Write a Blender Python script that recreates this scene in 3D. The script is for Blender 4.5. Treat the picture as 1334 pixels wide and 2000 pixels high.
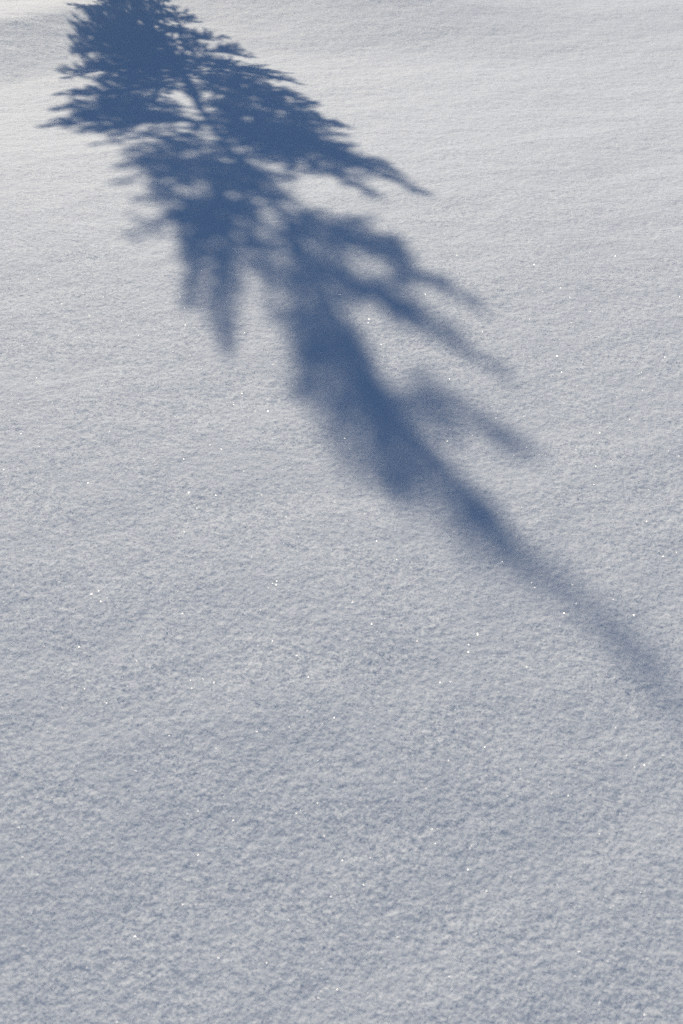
import bpy, math, random
import numpy as np

for o in list(bpy.data.objects):
    bpy.data.objects.remove(o, do_unlink=True)
scene = bpy.context.scene
C = scene.collection

# ------------------------------------------------------------------ camera
cam_d = bpy.data.cameras.new("camera")
cam = bpy.data.objects.new("camera", cam_d)
C.objects.link(cam)
cam.location = (0.0, 0.0, 1.5)
cam.rotation_euler = (math.radians(90 - 28.0), 0, 0)
cam_d.sensor_fit = 'VERTICAL'
cam_d.sensor_height = 36.0
cam_d.sensor_width = 24.0
cam_d.angle = math.radians(40.0)
cam_d.clip_start = 0.05
cam_d.clip_end = 6000
cam_d.dof.use_dof = True
cam_d.dof.focus_distance = 6.5
cam_d.dof.aperture_fstop = 6.3
scene.camera = cam

# ------------------------------------------------------------------ light
SUN_EL, SUN_AZ = 33.0, -15.4          # degrees; azimuth from +Y towards +X
world = bpy.data.worlds.new("World")
scene.world = world
world.use_nodes = True
wn = world.node_tree
bg = wn.nodes["Background"]
sky = wn.nodes.new("ShaderNodeTexSky")
sky.sky_type = 'NISHITA'
sky.sun_disc = False
sky.sun_elevation = math.radians(SUN_EL)
sky.sun_rotation = math.radians(SUN_AZ)
sky.altitude = 1800
sky.air_density = 1.0
sky.dust_density = 0.0
sky.ozone_density = 3.6
wn.links.new(sky.outputs[0], bg.inputs[0])
bg.inputs[1].default_value = 0.076

sun_d = bpy.data.lights.new("sun", 'SUN')
sun = bpy.data.objects.new("sun", sun_d)
C.objects.link(sun)
sun_d.energy = 3.8
sun_d.angle = math.radians(0.56)
sun_d.color = (1.0, 0.90, 0.72)
sun.location = (-6, 20, 15)
sun.rotation_euler = (math.radians(90 - SUN_EL), 0, math.radians(180 - SUN_AZ))

scene.view_settings.view_transform = 'Standard'
scene.view_settings.look = 'None'
scene.view_settings.gamma = 1.0
scene.view_settings.use_curve_mapping = False
scene.view_settings.exposure = 0.0
scene.cycles.use_denoising = False
scene.cycles.max_bounces = 6
scene.cycles.sample_clamp_indirect = 4.0

rng = np.random.default_rng(11)

# ------------------------------------------------------------------ helpers
def tag(o, label=None, cat=None, kind=None, group=None):
    if label: o['label'] = label
    if cat: o['category'] = cat
    if kind: o['kind'] = kind
    if group: o['group'] = group
    return o

def mesh_np(name, verts, faces, mat, parent=None, smooth=False):
    """faces: (n,3) or (n,4) index array"""
    verts = np.ascontiguousarray(verts, np.float32)
    faces = np.ascontiguousarray(faces, np.int32)
    n, k = faces.shape
    me = bpy.data.meshes.new(name)
    me.vertices.add(len(verts)); me.vertices.foreach_set("co", verts.ravel())
    me.loops.add(n * k); me.loops.foreach_set("vertex_index", faces.ravel())
    me.polygons.add(n)
    me.polygons.foreach_set("loop_start", np.arange(0, n * k, k, dtype=np.int32))
    me.polygons.foreach_set("use_smooth", np.full(n, smooth, dtype=bool))
    me.update(calc_edges=True)
    me.materials.append(mat)
    o = bpy.data.objects.new(name, me)
    C.objects.link(o)
    if parent: o.parent = parent
    return o

def sstep(t):
    t = np.clip(t, 0, 1)
    return t * t * (3 - 2 * t)

def ground(x, y):
    """the lie of the land, without the grain of the snow"""
    u = np.clip(6.3 - y, 0, 5.3)
    z = -0.027 * u * u - 0.2862 * np.clip(1.0 - y, 0, 6)
    # a low drift: its front rises away from the viewer to a curved crest
    c = 8.45 + 1.35 * sstep((x + 2.25) / 1.2)
    t = np.clip((y - (c - 1.4)) / 1.4, 0, 1.6)
    f = np.where(t < 0.95, np.maximum(t, 1e-9) ** 1.5 * 0.93, 0.861 + 0.139 * (1 - np.exp(-(t - 0.95) * 1.36 / 0.139)))
    a = 0.185 - 0.145 * sstep((x - 0.1) / 1.6)
    return z + a * f

def noise(x, y, seed):
    """2-D gradient noise, about -0.7 .. 0.7"""
    xi = np.floor(x).astype(np.int64); yi = np.floor(y).astype(np.int64)
    fx = x - xi; fy = y - yi
    ux = fx * fx * fx * (fx * (fx * 6 - 15) + 10)
    uy = fy * fy * fy * (fy * (fy * 6 - 15) + 10)
    def g(i, j, dx, dy):
        h = (i * 374761393 + j * 668265263 + seed * 2147483647) & 0xffffffff
        h = ((h ^ (h >> 13)) * 1274126177) & 0xffffffff
        h = (h ^ (h >> 16)) & 0xffff
        a = h * (2 * math.pi / 65536.0)
        return np.cos(a) * dx + np.sin(a) * dy
    n00 = g(xi, yi, fx, fy); n10 = g(xi + 1, yi, fx - 1, fy)
    n01 = g(xi, yi + 1, fx, fy - 1); n11 = g(xi + 1, yi + 1, fx - 1, fy - 1)
    a = n00 + ux * (n10 - n00); b = n01 + ux * (n11 - n01)
    return a + uy * (b - a)

# (wavelength m, height m, stretch across, turn deg)
OCTAVES = [
    (3.1, 0.020, 1.0, 10), (1.1, 0.010, 1.3, 20), (0.42, 0.0050, 1.4, 25), (0.17, 0.0023, 1.3, 30),
    (0.075, 0.0012, 1.2, 20), (0.036, 0.0009, 1.0, 50), (0.019, 0.0007, 1.0, 75), (0.0105, 0.00045, 1.0, 15), (0.006, 0.00035, 1.0, 40),
]

def relief(x, y, cell):
    z = np.zeros_like(x)
    for i, (wl, amp, st, rot) in enumerate(OCTAVES):
        c, s = math.cos(math.radians(rot)), math.sin(math.radians(rot))
        u = (x * c + y * s) / (wl * st) + 17.3 * i
        v = (-x * s + y * c) / wl - 9.1 * i
        n = noise(u, v, i + 3)
        fade = np.clip(wl / np.maximum(cell, 1e-6) / 1.6 - 1.0, 0, 1)
        near = np.clip(np.hypot(x, y) / 5.0, 0.45, 1.5) if 0.02 < wl < 0.1 else 1.0
        z += amp * 1.6 * n * fade * near
    return z

# ------------------------------------------------------------------ materials
def new_mat(name):
    m = bpy.data.materials.new(name); m.use_nodes = True
    return m, m.node_tree.nodes, m.node_tree.links, m.node_tree.nodes["Principled BSDF"]

snow, N, Lk, bs = new_mat("snow")
tc = N.new("ShaderNodeTexCoord")
bs.inputs["Base Color"].default_value = (0.86, 0.89, 0.93, 1)
bs.inputs["Roughness"].default_value = 0.62
bs.inputs["Specular IOR Level"].default_value = 0.04
# fine relief that the mesh is too coarse for
n1 = N.new("ShaderNodeTexNoise"); n1.inputs["Scale"].default_value = 55; n1.inputs["Detail"].default_value = 5.0
n1.inputs["Roughness"].default_value = 0.72
b1 = N.new("ShaderNodeBump"); b1.inputs["Strength"].default_value = 0.8; b1.inputs["Distance"].default_value = 0.006
Lk.new(tc.outputs["Object"], n1.inputs["Vector"]); Lk.new(n1.outputs["Fac"], b1.inputs["Height"])
# loose crystals: every small cell of the surface is a facet tilted its own way
prev = b1.outputs[0]
pn = N.new("ShaderNodeTexNoise"); pn.inputs["Scale"].default_value = 5.0; pn.inputs["Detail"].default_value = 4.0
pm = N.new("ShaderNodeMapRange"); pm.inputs[1].default_value = 0.35; pm.inputs[2].default_value = 0.65
pm.inputs[3].default_value = 0.45; pm.inputs[4].default_value = 1.25      # looser and more settled patches
Lk.new(tc.outputs["Object"], pn.inputs["Vector"]); Lk.new(pn.outputs["Fac"], pm.inputs[0])
for sc_, k_ in ((75.0, 0.10), (250.0, 0.27)):
    vo = N.new("ShaderNodeTexVoronoi"); vo.inputs["Scale"].default_value = sc_
    Lk.new(tc.outputs["Object"], vo.inputs["Vector"])
    sub = N.new("ShaderNodeVectorMath"); sub.operation = 'SUBTRACT'; sub.inputs[1].default_value = (0.5, 0.5, 0.5)
    mul = N.new("ShaderNodeVectorMath"); mul.operation = 'MULTIPLY'; mul.inputs[1].default_value = (k_, k_, k_ * 0.3)
    add = N.new("ShaderNodeVectorMath"); add.operation = 'ADD'
    nor = N.new("ShaderNodeVectorMath"); nor.operation = 'NORMALIZE'
    Lk.new(vo.outputs["Color"], sub.inputs[0]); Lk.new(sub.outputs[0], mul.inputs[0])
    pt = N.new("ShaderNodeVectorMath"); pt.operation = 'SCALE'
    Lk.new(mul.outputs[0], pt.inputs[0]); Lk.new(pm.outputs[0], pt.inputs["Scale"])
    Lk.new(pt.outputs[0], add.inputs[0]); Lk.new(prev, add.inputs[1]); Lk.new(add.outputs[0], nor.inputs[0])
    prev = nor.outputs[0]
Lk.new(prev, bs.inputs["Normal"])

ice, _, _, ib = new_mat("ice")
ib.inputs["Base Color"].default_value = (0.86, 0.89, 0.93, 1)
ib.inputs["Roughness"].default_value = 0.3
ib.inputs["Specular IOR Level"].default_value = 1.0

bark, N, Lk, bb = new_mat("bark")
nz = N.new("ShaderNodeTexNoise"); nz.inputs["Scale"].default_value = 45
cr = N.new("ShaderNodeValToRGB")
cr.color_ramp.elements[0].color = (0.05, 0.035, 0.025, 1); cr.color_ramp.elements[1].color = (0.16, 0.12, 0.09, 1)
Lk.new(nz.outputs["Fac"], cr.inputs[0]); Lk.new(cr.outputs[0], bb.inputs["Base Color"])
bb.inputs["Roughness"].default_value = 0.9
needle, N, Lk, nb = new_mat("needles")
nz = N.new("ShaderNodeTexNoise"); nz.inputs["Scale"].default_value = 9
cr = N.new("ShaderNodeValToRGB")
cr.color_ramp.elements[0].color = (0.018, 0.045, 0.022, 1); cr.color_ramp.elements[1].color = (0.05, 0.095, 0.04, 1)
Lk.new(nz.outputs["Fac"], cr.inputs[0]); Lk.new(cr.outputs[0], nb.inputs["Base Color"])
nb.inputs["Roughness"].default_value = 0.6

# ------------------------------------------------------------------ snow field: one sheet out to the horizon
def snow_field():
    half = math.radians(17.5)
    dense = np.linspace(-half, half, 620)
    rest = half + (2 * math.pi - 2 * half) * np.linspace(0, 1, 150)[1:-1]
    ang = np.concatenate([dense, rest])
    r = [0.05, 0.3, 0.6, 0.9, 1.1]
    v = 1.2
    while v < 11.0:
        r.append(v); v *= 1.00165
    while v < 60:
        r.append(v); v *= 1.02
    while v < 5000:
        r.append(v); v *= 1.15
    r = np.array(r)
    A, R = np.meshgrid(ang, r)
    X = R * np.sin(A); Y = R * np.cos(A)
    dA = np.full(len(ang), 2 * half / 619); dA[620:] = (2 * math.pi - 2 * half) / 149
    dR = np.gradient(r)
    cell = np.maximum(R * dA[None, :], 0.6 * dR[:, None])
    Z = ground(X, Y) + relief(X, Y, cell)
    nr, na = X.shape
    verts = np.stack([X, Y, Z], -1).reshape(-1, 3)
    i = np.arange(nr - 1)[:, None] * na; j = np.arange(na)[None, :]; j2 = (j + 1) % na
    q = np.stack([i + j, i + j2, i + na + j2, i + na + j], -1).reshape(-1, 4)[:, ::-1]
    # close the disc under the viewer
    centre = len(verts)
    verts = np.vstack([verts, [[0, 0, float(ground(np.array(0.0), np.array(0.0)))]]])
    o = mesh_np("snow_field", verts, q, snow, smooth=True)
    return tag(o, "smooth wind settled snow slope with fine sparkling grain", None, "structure")
snow_field()

# ------------------------------------------------------------------ ice crystals lying on the snow
def crystals():
    n = 190000
    r = 1.25 + (5.0 - 1.25) * rng.random(n) ** 2.3
    a = rng.uniform(-math.radians(17), math.radians(17), n)
    x = r * np.sin(a); y = r * np.cos(a)
    z = ground(x, y) + relief(x, y, np.full(n, 0.004)) + 0.0008
    size = (0.00032 + 0.0012 * rng.random(n) ** 7) * np.clip(r / 2.6, 0.9, 1.1)
    tilt = np.arccos(rng.uniform(0.75, 1.0, n)); ta = rng.uniform(0, 2 * math.pi, n)
    nx, ny, nzv = np.sin(tilt) * np.cos(ta), np.sin(tilt) * np.sin(ta), np.cos(tilt)
    nrm = np.stack([nx, ny, nzv], 1)
    t = np.cross(nrm, np.tile([0.31, 0.95, 0.0], (n, 1))); t /= np.linalg.norm(t, axis=1)[:, None]
    b = np.cross(nrm, t)
    c = np.stack([x, y, z], 1)
    ks = np.arange(6) * math.pi / 3
    ring = c[:, None, :] + size[:, None, None] * (np.cos(ks)[None, :, None] * t[:, None, :] + np.sin(ks)[None, :, None] * b[:, None, :])
    verts = ring.reshape(-1, 3)
    base = np.arange(n)[:, None] * 6
    f = np.concatenate([base + np.array([0, 1, 2, 3]), base + np.array([0, 3, 4, 5])])   # six-sided plates
    o = mesh_np("ice_crystals", verts, f, ice)
    tag(o, "tiny glinting ice crystals scattered over the snow surface", "ice crystals", "stuff")
crystals()

# ------------------------------------------------------------------ the young fir whose shadow falls on the snow
TREE = (-1.900, 11.400, 0.185)
# trunk: offset x, offset y, height
TRUNK = [
    (0, 0, 0.085),
    (0.049, 0.014, 1.422),
    (0.101, 0.028, 1.925),
    (0.003, 0.001, 3.063),
    (-0.016, -0.004, 3.695),
    (-0.005, -0.001, 4.118),
    (-0.031, -0.009, 4.416),
    (-0.037, -0.01, 4.629),
    (-0.04, -0.011, 4.804),
    (-0.02, -0.005, 4.956),
    (0.012, 0.003, 5.076),
    (0.059, 0.016, 5.21),
    (0.092, 0.025, 5.314),
    (0.123, 0.034, 5.407),
    (0.175, 0.048, 5.483),
    (0.224, 0.062, 5.564),
    (0.271, 0.075, 5.639),
]
# boughs: height on the trunk, heading deg, length, rise deg, half width, fullness
BOUGHS = [
    (3.063, -109.4, 0.808, -4, 0.396, 2.3, 0),
    (2.872, -102.3, 0.743, -3.9, 0.374, 2.3, 0),
    (2.58, -112.9, 0.727, -4, 0.352, 2.3, 0),
    (2.154, -132.1, 0.741, -3, 0.33, 2.3, 0),
    (1.854, -132.8, 0.638, -3, 0.33, 2.3, 0),
    (1.675, -129.5, 0.472, -2.9, 0.374, 1.5, 0),
    (1.535, -118.1, 0.31, -3.1, 0.374, 1.5, 0),
    (3.063, -108.6, 0.582, 2, 0.242, 0.5, 0),
    (3.063, 146.5, 1.315, 8, 0.34, 1.9, 0),
    (3.078, 138.1, 1.378, 8, 0.35, 1.9, 0),
    (2.792, 142.4, 1.554, 5.9, 0.35, 1.9, 0),
    (2.399, 141, 1.387, 3.9, 0.37, 1.9, 0.15),
    (2.102, 129.5, 0.951, 2, 0.37, 1.9, 0.3),
    (3.275, -104.5, 0.606, 6.1, 0.2, 1, 0),
    (3.407, -125.2, 0.59, 5.9, 0.28, 1.3, 0),
    (3.617, -115.1, 0.596, 6, 0.28, 1.3, 0),
    (3.926, -125.8, 0.648, 6.1, 0.3, 1.1, 0),
    (3.816, -133.8, 0.558, 7.9, 0.25, 0.75, 0),
    (3.695, -167.4, 1.102, 10, 0.22, 1.4, 0.3),
    (3.721, -174.8, 1.273, 10, 0.24, 1.1, 0.35),
    (3.309, -179.5, 0.834, 10, 0.16, 0.5, 0),
    (3.063, -171.7, 0.829, 6, 0.2, 0.6, 0),
    (3.501, 174.9, 1.15, 12, 0.16, 0.5, 0),
    (3.695, 164.8, 0.737, 13.9, 0.22, 0.5, 0),
    (4.118, -169, 0.586, 13.9, 0.22, 0.5, 0),
    (4.118, -179.8, 0.67, 13.9, 0.22, 0.85, 0),
    (4.045, 119, 0.501, 13.8, 0.27, 1.3, 0.05),
    (4.118, 127.4, 0.76, 14.1, 0.24, 1.3, 0.15),
    (4.35, 133.1, 0.508, 15.9, 0.17, 1.2, 0),
    (4.377, 127.8, 0.688, 15.9, 0.15, 1.2, 0),
    (4.529, -160.1, 0.315, 17.8, 0.242, 1.4, 0),
    (4.629, -162, 0.343, 20.2, 0.275, 1.4, 0),
    (4.749, -158.6, 0.394, 21.9, 0.286, 1, 0),
    (4.804, -169.1, 0.293, 21.8, 0.275, 1, 0),
    (4.865, -175.7, 0.327, 23.7, 0.242, 1.3, 0),
    (4.981, 177, 0.251, 25.9, 0.22, 1.3, 0),
    (5.112, 160.3, 0.201, 32.1, 0.16, 1.3, 0),
    (5.222, 154, 0.187, 35.5, 0.15, 0.8, 0),
    (3.816, -169, 1.054, 10, 0.2, 0.75, 0.5),
    (3.926, -145.9, 0.596, 7.9, 0.2, 0.75, 0),
    (3.135, 141.3, 0.679, 6.1, 0.25, 1.9, 0),
    (4.849, 105.9, 0.409, 20, 0.16, 1.9, 0.05),
    (3.642, -176.9, 1.375, 9, 0.24, 0.75, 0.5),
    (3.558, -173.1, 1.297, 8, 0.24, 1.2, 0.5),
    (4.044, 171.5, 0.71, 14, 0.16, 0.8, 0),
    (4.529, 170.5, 0.487, 20, 0.16, 0.8, 0),
    (2.58, 136, 1.017, 4.1, 0.33, 1.9, 0.2),
    (2.949, 141.2, 1.196, 6.1, 0.33, 1.9, 0.1),
    (1.472, 111.9, 0.43, -4.1, 0.22, 1.5, 0),
    (1.675, 113.2, 0.372, -2.9, 0.2, 1.5, 0),
    (1.449, 151.8, 0.497, -6.1, 0.3, 1.5, 0),
    (1.789, 174.7, 1.094, -6, 0.3, 1.5, 0),
    (1.759, 179.9, 1.344, -5, 0.3, 1.5, 0),
    (1.925, 175.3, 1.654, -5, 0.3, 1.5, 0),
    (1.925, 166.7, 1.437, -4, 0.25, 1.5, 0),
    (1.535, -175.4, 0.633, -6, 0.3, 1.5, 0),
    (2.102, -172, 1.445, -4, 0.3, 1.5, 0),
    (1.624, -171.1, 0.952, -6, 0.3, 1.5, 0),
    (1.381, 107.6, 0.305, -5.9, 0.25, 1.5, 0),
    (1.381, -167.7, 0.415, -5.9, 0.25, 1.5, 0),
    (3.063, -92.7, 0.665, -5.1, 0.34, 2.3, 0),
    (2.154, -116.5, 0.693, -3, 0.3, 2.3, 0.2),
    (1.675, -141.1, 0.652, -3, 0.34, 2.3, 0),
    (3.341, 162.2, 0.859, 7.9, 0.2, 0.85, 0),
    (3.501, 157.1, 0.759, 10.1, 0.22, 0.85, 0),
    (3.642, 164, 0.782, 10, 0.2, 0.5, 0),
    (3.695, -151.5, 0.609, 5.9, 0.24, 0.5, 0),
    (3.531, -153.6, 0.674, 6, 0.24, 0.5, 0),
    (4.118, 155.3, 0.454, 14, 0.16, 0.8, 0),
    (4.529, -168.7, 0.276, 18.1, 0.2, 1.2, 0),
    (4.416, -154.3, 0.32, 16.3, 0.18, 1, 0),
    (5.076, 165.9, 0.193, 27.7, 0.16, 1.2, 0),
    (4.045, 131.1, 0.672, 14.1, 0.15, 0.9, 0.3),
    (4.377, 119, 0.501, 16, 0.12, 0.9, 0.3),
    (5.407, 55.6, 0.206, 44, 0.08, 0.3, 0),
    (5.483, 130.9, 0.122, 49, 0.07, 0.2, 0),
    (3.341, -116.1, 0.496, 5, 0.24, 1.1, 0),
    (3.529, -109.9, 0.52, 5, 0.26, 1.2, 0.15),
    (3.617, -139.7, 0.633, 6, 0.24, 1.1, 0.2),
    (1.925, 105.3, 0.536, 0.1, 0.3, 1.7, 0.25),
    (2.154, 126, 0.784, 1, 0.3, 1.7, 0.3),
    (2.304, 136.1, 1.114, 2, 0.3, 1.7, 0.3),
    (1.821, 79.9, 0.415, -2.1, 0.26, 1.6, 0.2),
    (3.063, 131.7, 0.857, 6, 0.28, 1.7, 0.2),
    (5.407, 137.3, 0.135, 43.9, 0.08, 0.3, 0),
]
LOWER_AND_FAR_BOUGHS = [
    (0.35, 44.2, 0.871, -4.5, 0.26, 1, 0),
    (0.35, 159.3, 0.871, -2.9, 0.26, 1, 0),
    (0.35, -11.1, 0.705, -7.5, 0.26, 1, 0),
    (0.35, -79.4, 0.93, -4.8, 0.26, 1, 0),
    (0.35, -156.5, 0.724, -6.8, 0.26, 1, 0),
    (0.49, 89.9, 0.89, -13.8, 0.26, 1, 0),
    (0.63, -54.8, 0.809, -5.1, 0.26, 1, 0),
    (0.63, 133.2, 0.824, -2.3, 0.26, 1, 0),
    (0.63, -120.2, 0.872, -2.8, 0.26, 1, 0),
    (0.63, -8.2, 0.825, -5.4, 0.26, 1, 0),
    (0.63, 44.5, 0.852, -6.4, 0.26, 1, 0),
    (0.77, 88.2, 0.778, -13.6, 0.26, 1, 0),
    (0.91, 148.2, 0.699, -9.3, 0.26, 1, 0),
    (0.91, -7.8, 0.75, -8, 0.26, 1, 0),
    (0.91, -60.9, 0.627, -7, 0.26, 1, 0),
    (0.91, 39.8, 0.708, -12.1, 0.26, 1, 0),
    (1.05, 82.5, 0.618, -11.6, 0.26, 1, 0),
    (1.19, 27.7, 0.631, -13.3, 0.26, 1, 0),
    (1.19, -28.6, 0.651, -5, 0.26, 1, 0),
    (1.19, 144.1, 0.617, -4.4, 0.26, 1, 0),
    (1.47, 15.6, 0.643, -12.6, 0.26, 1, 0),
    (1.47, 174.5, 0.691, -9.4, 0.26, 1, 0),
    (1.75, -148.2, 0.611, -13.1, 0.26, 1, 0),
    (1.75, -26.9, 0.685, -6.2, 0.26, 1, 0),
    (1.75, 148.4, 0.554, -10.8, 0.26, 1, 0),
    (2.03, 129.7, 0.672, -4.8, 0.26, 1, 0),
    (2.03, -30.2, 0.666, -6.1, 0.26, 1, 0),
    (2.03, -111.3, 0.578, -11, 0.26, 1, 0),
    (2.03, -177.8, 0.637, -2.5, 0.26, 1, 0),
    (2.17, 9.4, 0.493, -11.3, 0.26, 1, 0),
    (2.31, -38.6, 0.55, -6.4, 0.26, 1, 0),
    (2.31, 127.8, 0.67, -10.5, 0.26, 1, 0),
    (2.31, -126.2, 0.472, -7, 0.26, 1, 0),
    (2.31, -82.8, 0.511, -9.2, 0.26, 1, 0),
    (2.31, 177, 0.552, -5.4, 0.26, 1, 0),
    (2.45, 11.4, 0.624, -6.4, 0.26, 1, 0),
    (2.66, -59.2, 0.746, 1.1, 0.235, 0.8, 0),
    (2.66, -11.7, 0.635, -0.6, 0.2, 0.8, 0),
    (2.66, 28.7, 0.607, 4.1, 0.191, 0.8, 0),
    (2.98, 33.2, 0.655, 7.2, 0.206, 0.8, 0),
    (2.98, -12, 0.745, 2.7, 0.234, 0.8, 0),
    (2.98, -56.3, 0.64, 4.5, 0.201, 0.8, 0),
    (3.3, -30.6, 0.749, 5.4, 0.235, 0.8, 0),
    (3.3, -75.9, 0.537, 6.7, 0.169, 0.8, 0),
    (3.3, 44.6, 0.593, 5.6, 0.187, 0.8, 0),
    (3.62, -18.5, 0.638, 11.3, 0.201, 0.8, 0),
    (3.62, 22.2, 0.619, 13.1, 0.195, 0.8, 0),
    (3.62, -75.4, 0.539, 14.4, 0.169, 0.8, 0),
    (3.94, -89, 0.485, 18, 0.152, 0.8, 0),
    (3.94, -28.3, 0.512, 10.8, 0.161, 0.8, 0),
    (4.26, -41.1, 0.457, 14.4, 0.144, 0.8, 0),
    (4.26, 0.2, 0.486, 19.3, 0.153, 0.8, 0),
    (4.26, -87, 0.411, 13.9, 0.129, 0.8, 0),
    (4.58, -13.4, 0.45, 18.3, 0.141, 0.8, 0),
    (4.58, 27.5, 0.52, 20.1, 0.163, 0.8, 0),
    (4.9, -24.9, 0.36, 22.3, 0.113, 0.8, 0),
    (5.22, -32.6, 0.244, 27.4, 0.077, 0.8, 0),
]
TR = np.array(TRUNK)
BASE_Z = TREE[2]

def trunk_at(z):
    return np.array([np.interp(z, TR[:, 2], TR[:, 0]), np.interp(z, TR[:, 2], TR[:, 1]), z - BASE_Z])

def tube(path, radii, sides):
    path = np.asarray(path, float); n = len(path)
    d = np.gradient(path, axis=0); d /= np.linalg.norm(d, axis=1)[:, None] + 1e-12
    ref = np.array([0, 0, 1.0]) if abs(d[0][2]) < 0.9 else np.array([1.0, 0, 0])
    s = np.cross(d, ref); s /= np.linalg.norm(s, axis=1)[:, None] + 1e-12
    u = np.cross(s, d)
    k = np.arange(sides) * 2 * math.pi / sides
    v = path[:, None, :] + np.asarray(radii)[:, None, None] * (np.cos(k)[None, :, None] * s[:, None, :] + np.sin(k)[None, :, None] * u[:, None, :])
    i = np.arange(n - 1)[:, None] * sides; j = np.arange(sides)[None, :]; j2 = (j + 1) % sides
    q = np.stack([i + j, i + j2, i + sides + j2, i + sides + j], -1).reshape(-1, 4)
    return v.reshape(-1, 3), q

class Wood:
    def __init__(self): self.v = []; self.f = []; self.n = 0
    def add(self, vq):
        v, q = vq
        self.v.append(v); self.f.append(q + self.n); self.n += len(v)
    def build(self, name, mat, parent, smooth=True):
        return mesh_np(name, np.vstack(self.v), np.vstack(self.f), mat, parent, smooth)

def needles_on(p0, p1, per_m, ln, wd):
    """needles all round a straight twig: arrays of triangles"""
    d = p1 - p0; L = np.linalg.norm(d); d = d / (L + 1e-9)
    n = max(4, int(L * per_m))
    t = rng.random(n)
    a = rng.uniform(0, 2 * math.pi, n)
    ref = np.array([0, 0, 1.0]) if abs(d[2]) < 0.85 else np.array([1.0, 0, 0])
    s = np.cross(d, ref); s /= np.linalg.norm(s); u = np.cross(s, d)
    out = np.cos(a)[:, None] * s + np.sin(a)[:, None] * u * 0.75
    lean = rng.uniform(0.35, 0.75, n)[:, None]
    nd = out * (1 - lean * 0.35) + d * lean
    nd /= np.linalg.norm(nd, axis=1)[:, None]
    side = np.cross(nd, rng.normal(size=(n, 3))); side /= np.linalg.norm(side, axis=1)[:, None] + 1e-9
    b = p0 + d * (t * L)[:, None]
    l = ln * rng.uniform(0.75, 1.15, n)[:, None] * (1 - 0.35 * (t[:, None] > 0.9))
    w = wd * 0.5
    mid = b + nd * l * 0.55
    tri = np.stack([b, mid - side * w, b + nd * l, mid + side * w], 1)
    return tri

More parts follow.
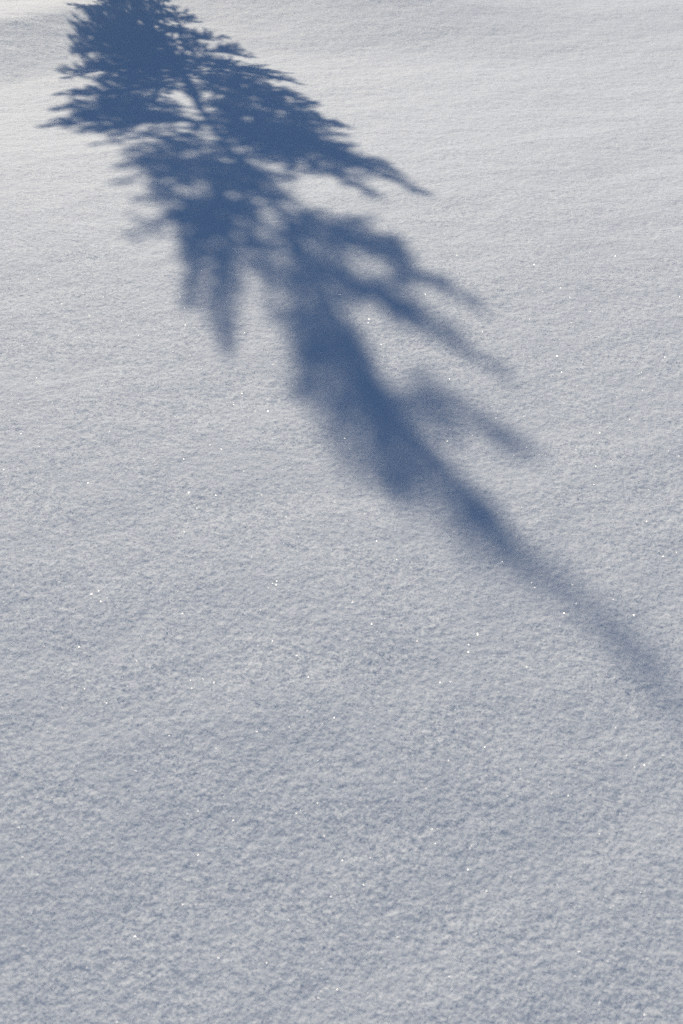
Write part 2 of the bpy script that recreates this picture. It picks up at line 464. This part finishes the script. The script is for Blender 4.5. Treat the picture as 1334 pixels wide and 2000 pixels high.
def make_bough(parent, z0, az, ln, rise, width, full, u0, k):
    g = np.random.default_rng(1000 + k)
    a = math.radians(az); r = math.radians(rise)
    B = trunk_at(z0)
    h = np.array([math.sin(a), math.cos(a), 0.0]); side = np.array([h[1], -h[0], 0.0])
    ax = h * math.cos(r) + np.array([0, 0, math.sin(r)])
    upv = np.cross(side, ax)
    if upv[2] < 0: upv = -upv
    sag = -0.05 * ln; wob = g.normal(0, 0.008) * ln
    def axis(u):
        u = np.asarray(u, float)[..., None]
        return B + ax * ln * u + upv * sag * np.sin(math.pi * u) + side * wob * np.sin(2 * math.pi * u)
    us = np.linspace(0, 1, 9)
    wood = Wood()
    rad = 0.0035 + 0.009 * min(1.0, ln)
    wood.add(tube(axis(us), np.linspace(rad, 0.0018, 9), 6))
    quads = []
    PER_M, NL, NW = 1150, 0.022, 0.0030
    # needles on the outer part of the main axis
    for i in range(max(2, int(u0 * 8)), 8):
        quads.append(needles_on(axis(us[i]), axis(us[i + 1]), PER_M, NL, NW))
    step = 0.042 / (0.35 + 0.65 * full)
    u = max(0.10, u0) + g.uniform(0, 0.03)
    sgn = 1
    ncl = max(1.6, ln / 0.26); ph = g.uniform(0, 6.28, 2); gap = 0.55 - 0.75 * full + 0.1
    droop = 0.5 if z0 < 3.2 else (0.15 if z0 < 3.9 else 0.1)
    while u < 0.97:
        if math.sin(6.283 * u * ncl + ph[0 if sgn > 0 else 1]) < -0.42 + gap and u < 0.9:
            sgn = -sgn
            u += step * 0.5 / ln
            continue
        prof = min(1.0, (u + 0.10) / 0.40) * (1.0 - max(0.0, u - 0.30) / 0.74)
        tl = max(0.035, width * prof * g.uniform(0.62, 1.12))
        if g.random() < 0.10: tl *= 0.45
        p = axis(u)
        fw = math.radians(g.uniform(40, 56))
        roll = g.normal(0, 0.50) + 0.12
        d = ax * math.cos(fw) + (side * (sgn * math.cos(roll)) + upv * math.sin(roll)) * math.sin(fw)
        if g.random() < droop:
            d = d * 0.45 + np.array([0, 0, -1.0]) * g.uniform(0.6, 1.2)
            tl *= 0.75
        d /= np.linalg.norm(d)
        tip = p + d * tl + np.array([0, 0, -0.03 * tl])
        wood.add(tube(np.array([p, (p + tip) / 2 + upv * 0.01 * tl, tip]), [0.0028, 0.002, 0.001], 4))
        quads.append(needles_on(p, tip, PER_M, NL, NW))
        if tl > 0.11:                                   # second order shoots
            w = 0.35
            s2 = 1
            while w < 0.9:
                q = p + (tip - p) * w
                l2 = tl * 0.36 * (1.1 - w) * g.uniform(0.7, 1.2) + 0.02
                f2 = math.radians(g.uniform(36, 50))
                sd = np.cross(upv if abs(upv @ d) < 0.9 else side, d); sd /= np.linalg.norm(sd)
                d2 = d * math.cos(f2) + sd * (s2 * math.sin(f2)) + upv * g.normal(0, 0.3)
                t2 = q + d2 / np.linalg.norm(d2) * l2
                wood.add(tube(np.array([q, t2]), [0.0016, 0.0009], 3))
                quads.append(needles_on(q, t2, PER_M, NL * 0.9, NW))
                s2 = -s2
                w += 0.05 / tl / (0.4 + 0.6 * full)
        sgn = -sgn
        u += step * 0.5 / ln
    bo = wood.build("bough", bark, parent)
    tri = np.concatenate(quads)
    f = np.arange(len(tri) * 4).reshape(-1, 4)
    ne = mesh_np("needles", tri.reshape(-1, 3), f, needle, bo)
    ne['kind'] = 'stuff'
    return len(tri)

tree = bpy.data.objects.new("fir_tree", None)
C.objects.link(tree)
tree.location = TREE
tag(tree, "slender young fir standing on the snow, its shadow falling down the slope", "tree")
w = Wood()
zs = np.linspace(TR[0, 2], TR[-1, 2], 40)
path = np.array([trunk_at(z) for z in zs])
w.add(tube(path, 0.036 * (1 - np.linspace(0, 1, 40)) ** 0.85 + 0.0025, 10))
trunk = w.build("trunk", bark, tree)
lead = []
for i in range(26, 39):
    lead.append(needles_on(path[i], path[i + 1], max(25, 950 - 118 * (i - 26)), 0.026 + 0.0016 * (i - 26), 0.0024))
lead = np.concatenate(lead)
ln_ = mesh_np("needles", lead.reshape(-1, 3), np.arange(len(lead) * 4).reshape(-1, 4), needle, trunk)
ln_['kind'] = 'stuff'
tot = 0
for k, b in enumerate(BOUGHS + LOWER_AND_FAR_BOUGHS):
    tot += make_bough(tree, *b, k)
print("needles", tot)
